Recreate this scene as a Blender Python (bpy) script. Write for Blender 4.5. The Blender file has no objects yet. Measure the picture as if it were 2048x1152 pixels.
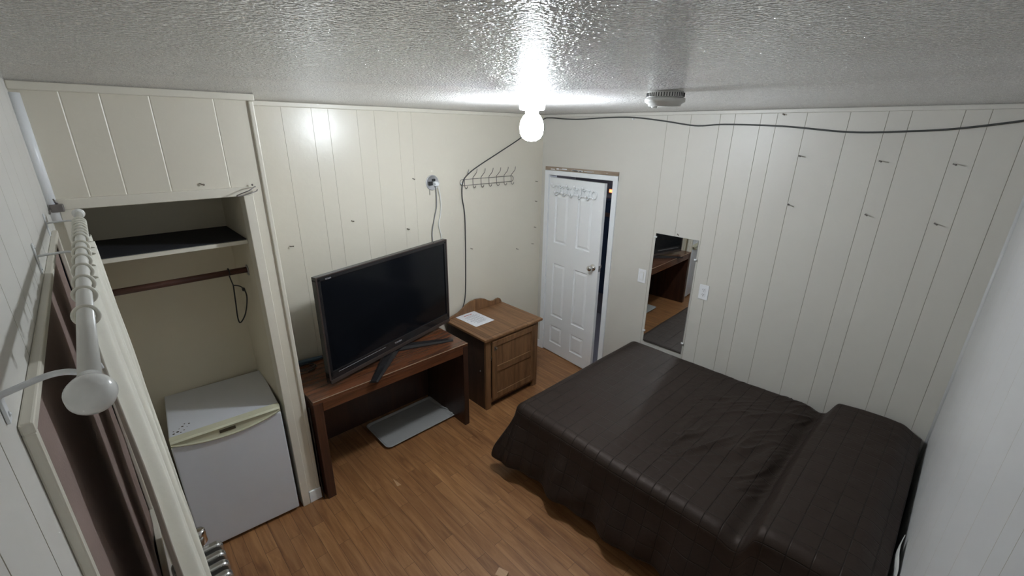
import bpy, bmesh, math, random
from mathutils import Vector, Matrix, noise
random.seed(7)
C = bpy.context.scene.collection
R = math.radians
PI = math.pi
H = 2.44; W = 3.20; L = 3.43; CX = 0.543; CY = -2.655

# ------------------------------------------------------------------ materials
def nt(name):
    m = bpy.data.materials.new(name); m.use_nodes = True
    t = m.node_tree; b = t.nodes['Principled BSDF']
    return m, t, b
def N(t, kind, **kw):
    n = t.nodes.new(kind)
    for k, v in kw.items():
        if k in n.inputs: n.inputs[k].default_value = v
        else: setattr(n, k, v)
    return n
def lk(t, a, b): t.links.new(a, b)
def mat(name, col, rough=.5, metal=0, spec=.5, bump=0, bscale=60, var=0, vscale=6, coat=0, stretch=None):
    m, t, b = nt(name)
    b.inputs['Base Color'].default_value = (*col, 1)
    b.inputs['Roughness'].default_value = rough
    b.inputs['Metallic'].default_value = metal
    b.inputs['Specular IOR Level'].default_value = spec
    b.inputs['Coat Weight'].default_value = coat
    tc = N(t, 'ShaderNodeTexCoord'); mp = N(t, 'ShaderNodeMapping')
    lk(t, tc.outputs['Object'], mp.inputs['Vector'])
    if stretch: mp.inputs['Scale'].default_value = stretch
    if var:
        n = N(t, 'ShaderNodeTexNoise', Scale=vscale, Detail=6.0)
        lk(t, mp.outputs[0], n.inputs['Vector'])
        mx = N(t, 'ShaderNodeMix', data_type='RGBA')
        mx.inputs[6].default_value = (*[c*(1-var) for c in col], 1)
        mx.inputs[7].default_value = (*[min(1, c*(1+var)) for c in col], 1)
        lk(t, n.outputs['Fac'], mx.inputs[0]); lk(t, mx.outputs[2], b.inputs['Base Color'])
    if bump:
        n = N(t, 'ShaderNodeTexNoise', Scale=bscale, Detail=4.0)
        lk(t, mp.outputs[0], n.inputs['Vector'])
        bp = N(t, 'ShaderNodeBump', Strength=bump, Distance=.002)
        lk(t, n.outputs['Fac'], bp.inputs['Height']); lk(t, bp.outputs[0], b.inputs['Normal'])
    return m
def wood(name, dark, light, rough=.35, axis='X', scale=1.0, coat=0, spec=.5, ring=14):
    m, t, b = nt(name)
    tc = N(t, 'ShaderNodeTexCoord'); mp = N(t, 'ShaderNodeMapping')
    s = [ring, ring, ring]; s['XYZ'.index(axis)] = ring*.07
    mp.inputs['Scale'].default_value = [k*scale for k in s]
    lk(t, tc.outputs['Object'], mp.inputs['Vector'])
    n = N(t, 'ShaderNodeTexNoise', Scale=1.3, Detail=8.0, Roughness=.65, Distortion=.6)
    lk(t, mp.outputs[0], n.inputs['Vector'])
    n2 = N(t, 'ShaderNodeTexNoise', Scale=9.0, Detail=3.0); lk(t, mp.outputs[0], n2.inputs['Vector'])
    ad = N(t, 'ShaderNodeMath', operation='MULTIPLY_ADD'); ad.inputs[1].default_value = .35
    lk(t, n2.outputs['Fac'], ad.inputs[0]); lk(t, n.outputs['Fac'], ad.inputs[2])
    cr = N(t, 'ShaderNodeValToRGB'); lk(t, ad.outputs[0], cr.inputs[0])
    cr.color_ramp.elements[0].position = .42; cr.color_ramp.elements[0].color = (*dark, 1)
    cr.color_ramp.elements[1].position = .85; cr.color_ramp.elements[1].color = (*light, 1)
    lk(t, cr.outputs[0], b.inputs['Base Color'])
    b.inputs['Roughness'].default_value = rough; b.inputs['Coat Weight'].default_value = coat
    b.inputs['Specular IOR Level'].default_value = spec
    bp = N(t, 'ShaderNodeBump', Strength=.15, Distance=.001)
    lk(t, ad.outputs[0], bp.inputs['Height']); lk(t, bp.outputs[0], b.inputs['Normal'])
    return m

CREAM = (.665, .625, .525)
M = {}
M['cream'] = mat('cream_wall_paint', CREAM, .36, bump=.12, bscale=35, var=.03, vscale=3)
M['cream_gloss'] = mat('cream_gloss_paint', CREAM, .3, bump=.25, bscale=30, var=.03, vscale=3)
M['groove'] = mat('dirty_groove_paint', (.44, .41, .34), .6)
M['groove_light'] = mat('painted_groove', (.60, .56, .47), .5)
M['groove_pale'] = mat('pale_lit_groove', (.78, .74, .64), .4)  # painted groove, made paler than the wall to stand for caught light
M['bed_wall'] = mat('beige_wall_paint', (.59, .57, .515), .42, bump=.12, bscale=35, var=.03, vscale=3)
M['grey_wall'] = mat('grey_white_wall_paint', (.58, .58, .575), .42, bump=.12, bscale=35, var=.03, vscale=3)
M['trim'] = mat('cream_trim_paint', (.68, .645, .55), .35, bump=.2, bscale=40, var=.04, vscale=10)
M['white_trim'] = mat('white_trim_paint', (.80, .82, .83), .3, bump=.1, bscale=30)
M['door_white'] = mat('white_door_paint', (.82, .835, .84), .32, bump=.12, bscale=120, stretch=(1, 1, .1))
M['raw_wood'] = wood('exposed_raw_wood', (.18, .12, .08), (.42, .34, .26), .8, 'X')
M['closet_in'] = mat('closet_inner_paint', (.66, .61, .49), .55, bump=.1, bscale=30, var=.05, vscale=3)
M['liner'] = mat('dark_shelf_liner', (.018, .019, .026), .75, bump=.5, bscale=200, var=.4, vscale=60)
M['dowel'] = wood('dark_red_dowel_wood', (.045, .018, .012), (.12, .05, .035), .45, 'Y')
M['black_wire'] = mat('black_wire', (.012, .012, .012), .45)
M['fridge'] = mat('white_fridge_enamel', (.64, .66, .70), .33, bump=.12, bscale=300)
M['fridge_handle'] = mat('yellowed_white_plastic', (.58, .57, .42), .4)
M['dark'] = mat('dark_gasket', (.02, .02, .02), .7)
M['chip'] = mat('rust_chip', (.05, .035, .025), .8)
M['badge'] = mat('dark_badge_metal', (.10, .09, .06), .35, metal=.6)
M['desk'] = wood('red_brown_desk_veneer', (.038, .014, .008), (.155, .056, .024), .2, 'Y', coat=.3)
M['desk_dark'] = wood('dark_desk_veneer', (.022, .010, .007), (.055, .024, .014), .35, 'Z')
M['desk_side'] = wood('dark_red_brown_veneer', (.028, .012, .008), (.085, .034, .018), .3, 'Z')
M['desk_edge'] = mat('worn_desk_edge', (.30, .20, .13), .4, var=.3, vscale=30)
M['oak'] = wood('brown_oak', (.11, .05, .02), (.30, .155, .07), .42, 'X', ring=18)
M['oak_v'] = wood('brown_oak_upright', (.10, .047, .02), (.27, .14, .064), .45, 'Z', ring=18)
M['oak_dark'] = wood('oak_shade_and_inlay', (.03, .016, .010), (.075, .038, .022), .5, 'Z', ring=18)  # shade on the left side panel put into the colour; inlay shares it
M['tv_screen'] = mat('tv_screen_glass', (.004, .005, .007), .14, spec=.3)
M['tv_bezel'] = mat('tv_gloss_black_bezel', (.016, .015, .016), .18, spec=.6)
M['tv_bronze'] = mat('tv_dark_bronze_strip', (.075, .055, .048), .3, metal=.4)
M['tv_back'] = mat('tv_back_plastic', (.02, .02, .02), .6)
M['silver'] = mat('silver_print', (.55, .56, .58), .35, metal=.5)
M['tray'] = mat('speckled_grey_tray', (.36, .36, .345), .5, bump=.6, bscale=300, var=.18, vscale=300)
M['paper'] = mat('white_paper', (.82, .83, .86), .6)
M['ink'] = mat('grey_ink', (.30, .30, .34), .7)
M['red_ink'] = mat('red_ink', (.45, .09, .07), .7)
M['chrome'] = mat('chrome', (.75, .74, .72), .12, metal=1)
M['dull_metal'] = mat('dull_metal', (.42, .42, .42), .35, metal=.9)
M['plate_metal'] = mat('bright_plate_metal', (.62, .62, .62), .32, metal=.55)
M['wire_metal'] = mat('bronze_grey_wire', (.22, .20, .19), .4, metal=.6)
M['nail'] = mat('rusty_nail_metal', (.16, .13, .10), .5, metal=.5)
M['white_plastic'] = mat('white_plastic', (.80, .81, .82), .3)
M['detector'] = mat('smoke_detector_plastic', (.66, .66, .63), .4)
M['grey_cable'] = mat('grey_cable', (.055, .057, .055), .5)
M['mid_cable'] = mat('grey_round_cable', (.20, .20, .20), .5)
M['white_cable'] = mat('white_cable', (.78, .78, .76), .4)
M['radiator'] = mat('silver_radiator_paint', (.62, .62, .60), .22, metal=.85)
M['rod'] = mat('cream_curtain_pole', (.74, .73, .68), .28, bump=.1, bscale=40)
M['finial'] = mat('white_finial', (.74, .74, .71), .18, bump=.2, bscale=40)
M['ring'] = mat('cream_plastic_ring', (.68, .66, .57), .4)
M['blind'] = mat('mauve_brown_cloth', (.25, .180, .155), .9, bump=.5, bscale=150, var=.18, vscale=5)
M['block'] = wood('pale_raw_block', (.42, .25, .13), (.60, .40, .24), .6, 'X')
M['blue'] = mat('dull_blue_plastic', (.05, .085, .12), .4)
M['hall_wall'] = mat('hallway_wall', (.30, .29, .30), .8)
M['hall_blue'] = mat('dark_blue_cloth', (.045, .075, .13), .9)
M['hall_warm'] = mat('warm_brown_board', (.16, .10, .08), .8)
M['mattress'] = mat('white_mattress_ticking', (.6, .6, .58), .9, bump=.5, bscale=100)
M['box'] = mat('dark_box_spring', (.03, .028, .026), .9)
M['slot'] = mat('dark_slot', (.03, .03, .03), .6)

def emit(name, col, s):
    m, t, b = nt(name)
    b.inputs['Base Color'].default_value = (.8, .8, .8, 1)
    b.inputs['Emission Color'].default_value = (*col, 1); b.inputs['Emission Strength'].default_value = s
    return m
M['bulb'] = emit('lit_led_bulb', (.86, .93, 1.0), 315)
M['red_lamp'] = emit('lit_red_lamp', (1, .16, .05), 5)

def mirror_mat():
    m, t, b = nt('mirror_silvering')
    b.inputs['Base Color'].default_value = (.80, .82, .82, 1); b.inputs['Metallic'].default_value = 1
    b.inputs['Roughness'].default_value = .0
    return m
M['mirror'] = mirror_mat()

def ceiling_mat():
    m, t, b = nt('glossy_popcorn_ceiling')
    tc = N(t, 'ShaderNodeTexCoord')
    v = N(t, 'ShaderNodeTexNoise', Scale=130.0, Detail=1.0, Roughness=.5)
    v2 = N(t, 'ShaderNodeTexVoronoi', Scale=135.0, feature='SMOOTH_F1')
    v3 = N(t, 'ShaderNodeTexNoise', Scale=40.0, Detail=2.0)
    for q in (v, v2, v3): lk(t, tc.outputs['Object'], q.inputs['Vector'])
    r1 = N(t, 'ShaderNodeMapRange'); r1.inputs[1].default_value = .42; r1.inputs[2].default_value = .62
    lk(t, v.outputs['Fac'], r1.inputs[0])
    ad = N(t, 'ShaderNodeMath', operation='MULTIPLY_ADD'); ad.inputs[1].default_value = -.8
    lk(t, v2.outputs['Distance'], ad.inputs[0]); lk(t, r1.outputs[0], ad.inputs[2])
    ad2 = N(t, 'ShaderNodeMath', operation='MULTIPLY_ADD'); ad2.inputs[1].default_value = .8
    lk(t, v3.outputs['Fac'], ad2.inputs[0]); lk(t, ad.outputs[0], ad2.inputs[2])
    bp = N(t, 'ShaderNodeBump', Strength=1.0, Distance=.009)
    lk(t, ad2.outputs[0], bp.inputs['Height']); lk(t, bp.outputs[0], b.inputs['Normal'])
    n3 = N(t, 'ShaderNodeTexNoise', Scale=2.5, Detail=5.0); lk(t, tc.outputs['Object'], n3.inputs['Vector'])
    cr = N(t, 'ShaderNodeValToRGB'); lk(t, n3.outputs['Fac'], cr.inputs[0])
    cr.color_ramp.elements[0].position = .3; cr.color_ramp.elements[0].color = (.86, .835, .81, 1)
    cr.color_ramp.elements[1].position = .7; cr.color_ramp.elements[1].color = (.92, .905, .89, 1)
    lk(t, cr.outputs[0], b.inputs['Base Color'])
    b.inputs['Roughness'].default_value = .055; b.inputs['Specular IOR Level'].default_value = .22
    return m
M['ceiling'] = ceiling_mat()

def floor_mat():
    m, t, b = nt('laminate_planks')
    tc = N(t, 'ShaderNodeTexCoord')
    br = N(t, 'ShaderNodeTexBrick', offset=.37, offset_frequency=2, squash=1.0, squash_frequency=2)
    br.inputs['Scale'].default_value = 1.0; br.inputs['Brick Width'].default_value = .62
    br.inputs['Row Height'].default_value = .066; br.inputs['Mortar Size'].default_value = .0009
    br.inputs['Mortar Smooth'].default_value = .3; br.inputs['Bias'].default_value = 0
    br.inputs['Color1'].default_value = (0, 0, 0, 1); br.inputs['Color2'].default_value = (1, 1, 1, 1)
    br.inputs['Mortar'].default_value = (.5, .5, .5, 1)
    lk(t, tc.outputs['Object'], br.inputs['Vector'])
    # per plank random offset for the grain
    sc = N(t, 'ShaderNodeVectorMath', operation='SCALE'); sc.inputs['Scale'].default_value = 7.0
    lk(t, br.outputs['Color'], sc.inputs[0])
    mp = N(t, 'ShaderNodeMapping'); mp.inputs['Scale'].default_value = (1.3, 14, 1)
    lk(t, tc.outputs['Object'], mp.inputs['Vector'])
    av = N(t, 'ShaderNodeVectorMath', operation='ADD'); lk(t, mp.outputs[0], av.inputs[0]); lk(t, sc.outputs[0], av.inputs[1])
    n = N(t, 'ShaderNodeTexNoise', Scale=1.5, Detail=9.0, Roughness=.62, Distortion=1.2)
    lk(t, av.outputs[0], n.inputs['Vector'])
    cr = N(t, 'ShaderNodeValToRGB'); lk(t, n.outputs['Fac'], cr.inputs[0])
    e = cr.color_ramp.elements
    e[0].position = .30; e[0].color = (.185, .084, .034, 1)
    e[1].position = .72; e[1].color = (.41, .222, .10, 1)
    e2 = e.new(.5); e2.color = (.295, .142, .058, 1)
    hs = N(t, 'ShaderNodeMix', data_type='RGBA', blend_type='MULTIPLY'); hs.inputs[0].default_value = 1
    c2 = N(t, 'ShaderNodeValToRGB'); lk(t, br.outputs['Color'], c2.inputs[0])
    c2.color_ramp.elements[0].color = (.86, .83, .80, 1); c2.color_ramp.elements[1].color = (1.08, 1.06, 1.0, 1)
    lk(t, cr.outputs[0], hs.inputs[6]); lk(t, c2.outputs[0], hs.inputs[7])
    mo = N(t, 'ShaderNodeMix', data_type='RGBA'); mo.inputs[7].default_value = (.05, .025, .012, 1)
    lk(t, br.outputs['Fac'], mo.inputs[0]); lk(t, hs.outputs[2], mo.inputs[6])
    lk(t, mo.outputs[2], b.inputs['Base Color'])
    b.inputs['Roughness'].default_value = .36
    bp = N(t, 'ShaderNodeBump', Strength=.2, Distance=.001, invert=True)
    lk(t, br.outputs['Fac'], bp.inputs['Height']); lk(t, bp.outputs[0], b.inputs['Normal'])
    return m
M['floor'] = floor_mat()

def quilt_mat():
    m, t, b = nt('dark_brown_quilted_cloth')
    uv = N(t, 'ShaderNodeUVMap'); sp = N(t, 'ShaderNodeSeparateXYZ'); lk(t, uv.outputs[0], sp.inputs[0])
    outs = []
    for k in (0, 1):
        d = N(t, 'ShaderNodeMath', operation='DIVIDE'); d.inputs[1].default_value = .088
        lk(t, sp.outputs[k], d.inputs[0])
        fr = N(t, 'ShaderNodeMath', operation='FRACT'); lk(t, d.outputs[0], fr.inputs[0])
        s = N(t, 'ShaderNodeMath', operation='SUBTRACT'); s.inputs[1].default_value = .5; lk(t, fr.outputs[0], s.inputs[0])
        a = N(t, 'ShaderNodeMath', operation='ABSOLUTE'); lk(t, s.outputs[0], a.inputs[0])
        mr = N(t, 'ShaderNodeMapRange'); mr.inputs[1].default_value = 0; mr.inputs[2].default_value = .04
        lk(t, a.outputs[0], mr.inputs[0]); outs.append(mr)
    mn = N(t, 'ShaderNodeMath', operation='MINIMUM'); lk(t, outs[0].outputs[0], mn.inputs[0]); lk(t, outs[1].outputs[0], mn.inputs[1])
    nz = N(t, 'ShaderNodeTexNoise', Scale=55.0, Detail=5.0); lk(t, uv.outputs[0], nz.inputs['Vector'])
    ma = N(t, 'ShaderNodeMath', operation='MULTIPLY_ADD'); ma.inputs[1].default_value = .5
    lk(t, nz.outputs['Fac'], ma.inputs[0]); lk(t, mn.outputs[0], ma.inputs[2])
    bp = N(t, 'ShaderNodeBump', Strength=.5, Distance=.004)
    lk(t, ma.outputs[0], bp.inputs['Height']); lk(t, bp.outputs[0], b.inputs['Normal'])
    mx = N(t, 'ShaderNodeMix', data_type='RGBA')
    mx.inputs[6].default_value = (.004, .003, .0025, 1); mx.inputs[7].default_value = (.020, .0125, .0095, 1)
    lk(t, mn.outputs[0], mx.inputs[0]); lk(t, mx.outputs[2], b.inputs['Base Color'])
    b.inputs['Roughness'].default_value = .54; b.inputs['Specular IOR Level'].default_value = .36
    b.inputs['Specular Tint'].default_value = (1, .86, .78, 1); b.inputs['Sheen Weight'].default_value = .04; b.inputs['Sheen Roughness'].default_value = .5
    b.inputs['Sheen Tint'].default_value = (.55, .48, .45, 1)
    return m
M['quilt'] = quilt_mat()

def cloth_mat():
    m, t, b = nt('cream_curtain_cloth')
    tc = N(t, 'ShaderNodeTexCoord')
    nz = N(t, 'ShaderNodeTexNoise', Scale=9.0, Detail=6.0); lk(t, tc.outputs['Object'], nz.inputs['Vector'])
    bp = N(t, 'ShaderNodeBump', Strength=.25, Distance=.01)
    lk(t, nz.outputs['Fac'], bp.inputs['Height']); lk(t, bp.outputs[0], b.inputs['Normal'])
    b.inputs['Base Color'].default_value = (.76, .74, .64, 1)
    b.inputs['Roughness'].default_value = .85
    b.inputs['Sheen Weight'].default_value = .2
    return m
M['cloth'] = cloth_mat()

# ------------------------------------------------------------------ mesh tools
XF = {}
class MB:
    def __init__(s): s.bm = bmesh.new(); s.mi = 0
    def _mark(s, fs):
        for f in fs: f.material_index = s.mi
        return fs
    def box(s, a, b, bev=0, seg=2):
        a, b = [min(p, q) for p, q in zip(a, b)], [max(p, q) for p, q in zip(a, b)]
        t = bmesh.new()
        vs = [t.verts.new((x, y, z)) for x in (a[0], b[0]) for y in (a[1], b[1]) for z in (a[2], b[2])]
        for f in ((0, 1, 3, 2), (4, 6, 7, 5), (0, 4, 5, 1), (2, 3, 7, 6), (0, 2, 6, 4), (1, 5, 7, 3)):
            t.faces.new([vs[k] for k in f])
        if bev: bmesh.ops.bevel(t, geom=list(t.edges), offset=bev, segments=seg, affect='EDGES', profile=.5)
        return s.join(t)
    def join(s, t, mtx=None):
        mp = {v: s.bm.verts.new(mtx @ v.co if mtx else v.co) for v in t.verts}
        for f in t.faces:
            try:
                g = s.bm.faces.new([mp[v] for v in f.verts]); g.material_index = s.mi; g.smooth = f.smooth
            except ValueError: pass
        t.free(); return s
    def tube(s, pts, r, seg=10, cap=True, smooth=True):
        pts = [Vector(p) for p in pts]; rings = []
        rr = r if isinstance(r, (list, tuple)) else [r]*len(pts)
        up = None
        for i, p in enumerate(pts):
            d = (pts[min(i+1, len(pts)-1)] - pts[max(i-1, 0)])
            if d.length < 1e-9: d = Vector((0, 0, 1))
            d.normalize()
            if up is None: up = Vector((0, 0, 1)) if abs(d.z) < .9 else Vector((1, 0, 0))
            a = d.cross(up)
            if a.length < 1e-5: a = d.orthogonal()
            a.normalize(); b = a.cross(d).normalized(); up = b
            rings.append([s.bm.verts.new(p + (a*math.cos(2*PI*k/seg) + b*math.sin(2*PI*k/seg))*rr[i]) for k in range(seg)])
        for i in range(len(rings)-1):
            for k in range(seg):
                f = s.bm.faces.new((rings[i][k], rings[i][(k+1) % seg], rings[i+1][(k+1) % seg], rings[i+1][k]))
                f.smooth = smooth; f.material_index = s.mi
        if cap:
            for rg in (rings[0][::-1], rings[-1]):
                f = s.bm.faces.new(rg); f.material_index = s.mi
        return s
    def lathe(s, prof, c, axis='Z', seg=32, cap=True, smooth=True):
        ax = Vector({'X': (1, 0, 0), 'Y': (0, 1, 0), 'Z': (0, 0, 1)}[axis]) if isinstance(axis, str) else Vector(axis).normalized()
        a = ax.orthogonal().normalized(); b = ax.cross(a); c = Vector(c); rings = []
        for r, h in prof:
            r = max(r, 1e-4)
            rings.append([s.bm.verts.new(c + ax*h + (a*math.cos(2*PI*k/seg) + b*math.sin(2*PI*k/seg))*r) for k in range(seg)])
        for i in range(len(rings)-1):
            for k in range(seg):
                f = s.bm.faces.new((rings[i][k], rings[i][(k+1) % seg], rings[i+1][(k+1) % seg], rings[i+1][k]))
                f.smooth = smooth; f.material_index = s.mi
        if cap:
            for rg in (rings[0][::-1], rings[-1]):
                f = s.bm.faces.new(rg); f.material_index = s.mi
        return s
    def torus(s, c, axis, R0, r, seg=24, sub=8):
        ax = Vector(axis).normalized(); a = ax.orthogonal().normalized(); b = ax.cross(a); c = Vector(c)
        n = [c + (a*math.cos(2*PI*k/seg) + b*math.sin(2*PI*k/seg))*R0 for k in range(seg)]
        rings = []
        for k in range(seg):
            o = (n[k]-c).normalized()
            rings.append([s.bm.verts.new(n[k] + (o*math.cos(2*PI*j/sub) + ax*math.sin(2*PI*j/sub))*r) for j in range(sub)])
        for k in range(seg):
            for j in range(sub):
                f = s.bm.faces.new((rings[k][j], rings[k][(j+1) % sub], rings[(k+1) % seg][(j+1) % sub], rings[(k+1) % seg][j]))
                f.smooth = True; f.material_index = s.mi
        return s
    def prism(s, poly, fn, d0, d1, bev=0):
        """poly: 2-D outline; fn(u, v, d) -> point; extruded d0..d1"""
        t = bmesh.new()
        a = [t.verts.new(fn(u, v, d0)) for u, v in poly]; b = [t.verts.new(fn(u, v, d1)) for u, v in poly]
        t.faces.new(a[::-1]); t.faces.new(b); n = len(poly)
        for k in range(n): t.faces.new((a[k], a[(k+1) % n], b[(k+1) % n], b[k]))
        bmesh.ops.recalc_face_normals(t, faces=t.faces)
        if bev: bmesh.ops.bevel(t, geom=list(t.edges), offset=bev, segments=2, affect='EDGES', profile=.5)
        return s.join(t)
    def quad(s, *p):
        f = s.bm.faces.new([s.bm.verts.new(q) for q in p]); f.material_index = s.mi; return s
    def grid(s, fn, nu, nv, smooth=True, uv=None):
        vs = [[s.bm.verts.new(fn(i/nu, j/nv)) for j in range(nv+1)] for i in range(nu+1)]
        for i in range(nu):
            for j in range(nv):
                f = s.bm.faces.new((vs[i][j], vs[i+1][j], vs[i+1][j+1], vs[i][j+1])); f.smooth = smooth; f.material_index = s.mi
        return vs
    def build(s, name, mats, parent=None, local=False, recalc=True):
        if recalc: bmesh.ops.recalc_face_normals(s.bm, faces=s.bm.faces)
        me = bpy.data.meshes.new(name)
        o = bpy.data.objects.new(name, me); C.objects.link(o)
        if parent is not None:
            mt = XF[parent.name]
            if not local: s.bm.transform(mt.inverted())
            o.parent = parent; XF[o.name] = mt
        else:
            cs = [v.co for v in s.bm.verts]
            ctr = Vector(((min(c.x for c in cs)+max(c.x for c in cs))/2, (min(c.y for c in cs)+max(c.y for c in cs))/2, min(c.z for c in cs)))
            s.bm.transform(Matrix.Translation(-ctr)); o.location = ctr; XF[o.name] = Matrix.Translation(ctr)
        s.bm.to_mesh(me); s.bm.free()
        for m in (mats if isinstance(mats, (list, tuple)) else [mats]): me.materials.append(m)
        return o
def thing(name, label, cat, loc, rotz=0, group=None, kind=None):
    o = bpy.data.objects.new(name, None); C.objects.link(o); o.location = loc; o.rotation_euler = (0, 0, rotz)
    o.empty_display_size = .05
    XF[o.name] = Matrix.Translation(loc) @ Matrix.Rotation(rotz, 4, 'Z')
    return tag(o, label, cat, group, kind)
def tag(o, label=None, cat=None, group=None, kind=None):
    if label: o['label'] = label
    if cat: o['category'] = cat
    if group: o['group'] = group
    if kind: o['kind'] = kind
    return o
def struct(o, label, cat): return tag(o, label, cat, None, 'structure')
def copy_tree(o, parent=None):
    c = o.copy(); C.objects.link(c)
    if parent: c.parent = parent
    for ch in list(o.children): copy_tree(ch, c)
    return c
def spline(pts, n=8):
    pts = [Vector(p) for p in pts]; out = []
    for i in range(len(pts)-1):
        p0 = pts[max(i-1, 0)]; p1 = pts[i]; p2 = pts[i+1]; p3 = pts[min(i+2, len(pts)-1)]
        for k in range(n):
            t = k/n
            out.append(.5*((2*p1) + (p2-p0)*t + (2*p0-5*p1+4*p2-p3)*t*t + (3*p1-p0-3*p2+p3)*t**3))
    out.append(pts[-1]); return out
def text_mesh(txt, size, mtx, m, name, parent):
    cu = bpy.data.curves.new('tmp', 'FONT'); cu.body = txt; cu.size = size; cu.align_x = 'CENTER'; cu.align_y = 'CENTER'; cu.extrude = .0004
    to = bpy.data.objects.new('tmp', cu); C.objects.link(to)
    dg = bpy.context.evaluated_depsgraph_get(); me = bpy.data.meshes.new_from_object(to.evaluated_get(dg))
    bpy.data.objects.remove(to); me.transform(mtx); me.materials.clear(); me.materials.append(m); me.name = name
    o = bpy.data.objects.new(name, me); C.objects.link(o); o.parent = parent; XF[o.name] = XF[parent.name]
    return o

# ------------------------------------------------------------------ panelled walls
def panel_wall(u0, u1, z0, z1, grooves, holes, P, gw=.0035, gd=.004, thick=.02):
    """P(u, z, d): point on the wall, d = depth behind the face. V grooves run vertically; holes are (u0,u1,z0,z1)"""
    mb = MB()
    us = sorted(set([u0, u1] + [h[0] for h in holes] + [h[1] for h in holes]))
    gs = [g for g in grooves if u0+.01 < g < u1-.01 and all(abs(g-e) > .008 for e in us)]
    edges = sorted(us + gs)
    segs = []
    for a, b in zip(edges[:-1], edges[1:]):
        segs.append((a + (gw/2 if a in gs else 0), b - (gw/2 if b in gs else 0)))
    def spans(um):
        hs = sorted([(h[2], h[3]) for h in holes if h[0] < um < h[1]])
        out = []; z = z0
        for a, b in hs:
            if a > z + 1e-6: out.append((z, a))
            z = max(z, b)
        if z < z1 - 1e-6: out.append((z, z1))
        return out
    mb.mi = 0
    for a, b in segs:
        for s0, s1 in spans((a+b)/2): mb.quad(P(a, s0, 0), P(b, s0, 0), P(b, s1, 0), P(a, s1, 0))
    mb.mi = 1
    for g in gs:
        for s0, s1 in spans(g):
            mb.quad(P(g-gw/2, s0, 0), P(g, s0, gd), P(g, s1, gd), P(g-gw/2, s1, 0))
            mb.quad(P(g, s0, gd), P(g+gw/2, s0, 0), P(g+gw/2, s1, 0), P(g, s1, gd))
    mb.mi = 0
    # solid back
    for a, b in zip(us[:-1], us[1:]):
        for s0, s1 in spans((a+b)/2): mb.quad(P(a, s0, thick), P(a, s1, thick), P(b, s1, thick), P(b, s0, thick))
    return mb

# left wall (x = 0), runs from the corner to behind the closet
gl = [-1.45, -1.56, -1.745, -1.87, -2.065, -2.17, -2.35]
o = panel_wall(CY-.02, 0, 0, H, gl, [], lambda u, z, d: (-d, u, z), .0022, .0018).build('wall_left', [M['cream_gloss'], M['groove_light']], recalc=False)
struct(o, 'cream painted vertical panelling behind the television', 'wall')
# back wall (y = 0) with the doorway
DX0, DX1, DZ = .098, .845, 1.90
gb = [1.27, 1.455, 1.665, 1.765, 1.93, 2.025, 2.19, 2.408, 2.582, 2.68, 2.885, 2.98, 3.115]
o = panel_wall(0, W, 0, H, gb, [(DX0, DX1, 0, DZ)], lambda u, z, d: (u, d, z), .0026, .0026).build('wall_back', [M['bed_wall'], M['groove']], recalc=False)
struct(o, 'beige painted panelled wall with the doorway and the mirror', 'wall')
# right wall
gr = [-.42, -.62, -.95, -1.21, -1.33, -1.62, -1.83, -2.11, -2.33, -2.43, -2.75, -3.0]
o = panel_wall(-L, 0, 0, H, gr, [], lambda u, z, d: (W+d, u, z), .0022, .002).build('wall_right', [M['grey_wall'], M['groove_light']], recalc=False)
struct(o, 'pale grey white panelled wall at the head of the bed', 'wall')
# front wall (window side)
WX0, WX1, WZ0, WZ1 = .765, 2.258, .62, 1.915
gf = [.68, .95, 1.22, 1.42, 1.62, 1.85, 2.02, 2.36, 2.50, 2.72, 2.95]
M['win_wall'] = mat('warm_white_wall_paint', (.64, .625, .58), .42, bump=.12, bscale=35, var=.03, vscale=3)
o = panel_wall(CX, W, 0, H, gf, [(WX0, WX1, WZ0, WZ1)], lambda u, z, d: (u, -L-d, z), .003, .003).build('wall_front', [M['win_wall'], M['groove']], recalc=False)
struct(o, 'pale panelled wall around the curtained window', 'wall')
# closet wall (x = CX)
OY0, OY1, OZ = -3.36, -2.755, 1.975
gc = [-3.285, -3.155, -3.03, -2.825]
gc = [-3.30, -3.185, -3.03, -2.80]
o = panel_wall(-L, CY, 0, H, gc, [(OY0, OY1, 0, OZ)], lambda u, z, d: (CX-d, u, z), .007, .002).build('wall_closet', [M['cream'], M['groove_pale']], recalc=False)
struct(o, 'cream panelled wall around the open closet', 'wall')
# closet inside
def cbox(name, label, *bs):
    m_ = MB()
    for p, q in bs: m_.box(p, q)
    struct(m_.build(name, M['closet_in']), label, 'wall')
cbox('wall_closet_back', 'dull cream back wall inside the open closet', ((-.02, -L, 0), (0, CY-.02, H)))
cbox('wall_closet_right', 'dull cream side wall inside the closet next to the desk', ((0, -2.752, 0), (CX-.076, -2.665, H)))
cbox('wall_closet_left', 'dull cream side wall inside the closet next to the window wall', ((0, -L, 0), (CX-.021, -3.41, H)))
cbox('ceiling_closet', 'dull cream ceiling inside the closet', ((0, -3.41, 2.28), (CX-.076, -2.752, 2.30)))
cbox('wall_closet_returns', 'dull cream returns behind the closet casing', ((CX-.075, OY0-.002, 0), (CX-.021, OY0-.05, OZ+.05)), ((CX-.075, OY1+.002, 0), (CX-.021, OY1+.055, OZ+.05)), ((CX-.075, -3.41, OZ+.001), (CX-.021, -2.70, OZ+.31)))

m_ = MB(); m_.box((-.02, -L-.02, -.03), (W+.02, .02, 0)); o = m_.build('floor', M['floor']); struct(o, 'brown wood laminate plank floor', 'floor')
m_ = MB(); m_.box((-.05, -L-.05, H), (W+.05, .05, H+.03)); o = m_.build('ceiling', M['ceiling']); struct(o, 'white glossy popcorn textured ceiling', 'ceiling')

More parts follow.
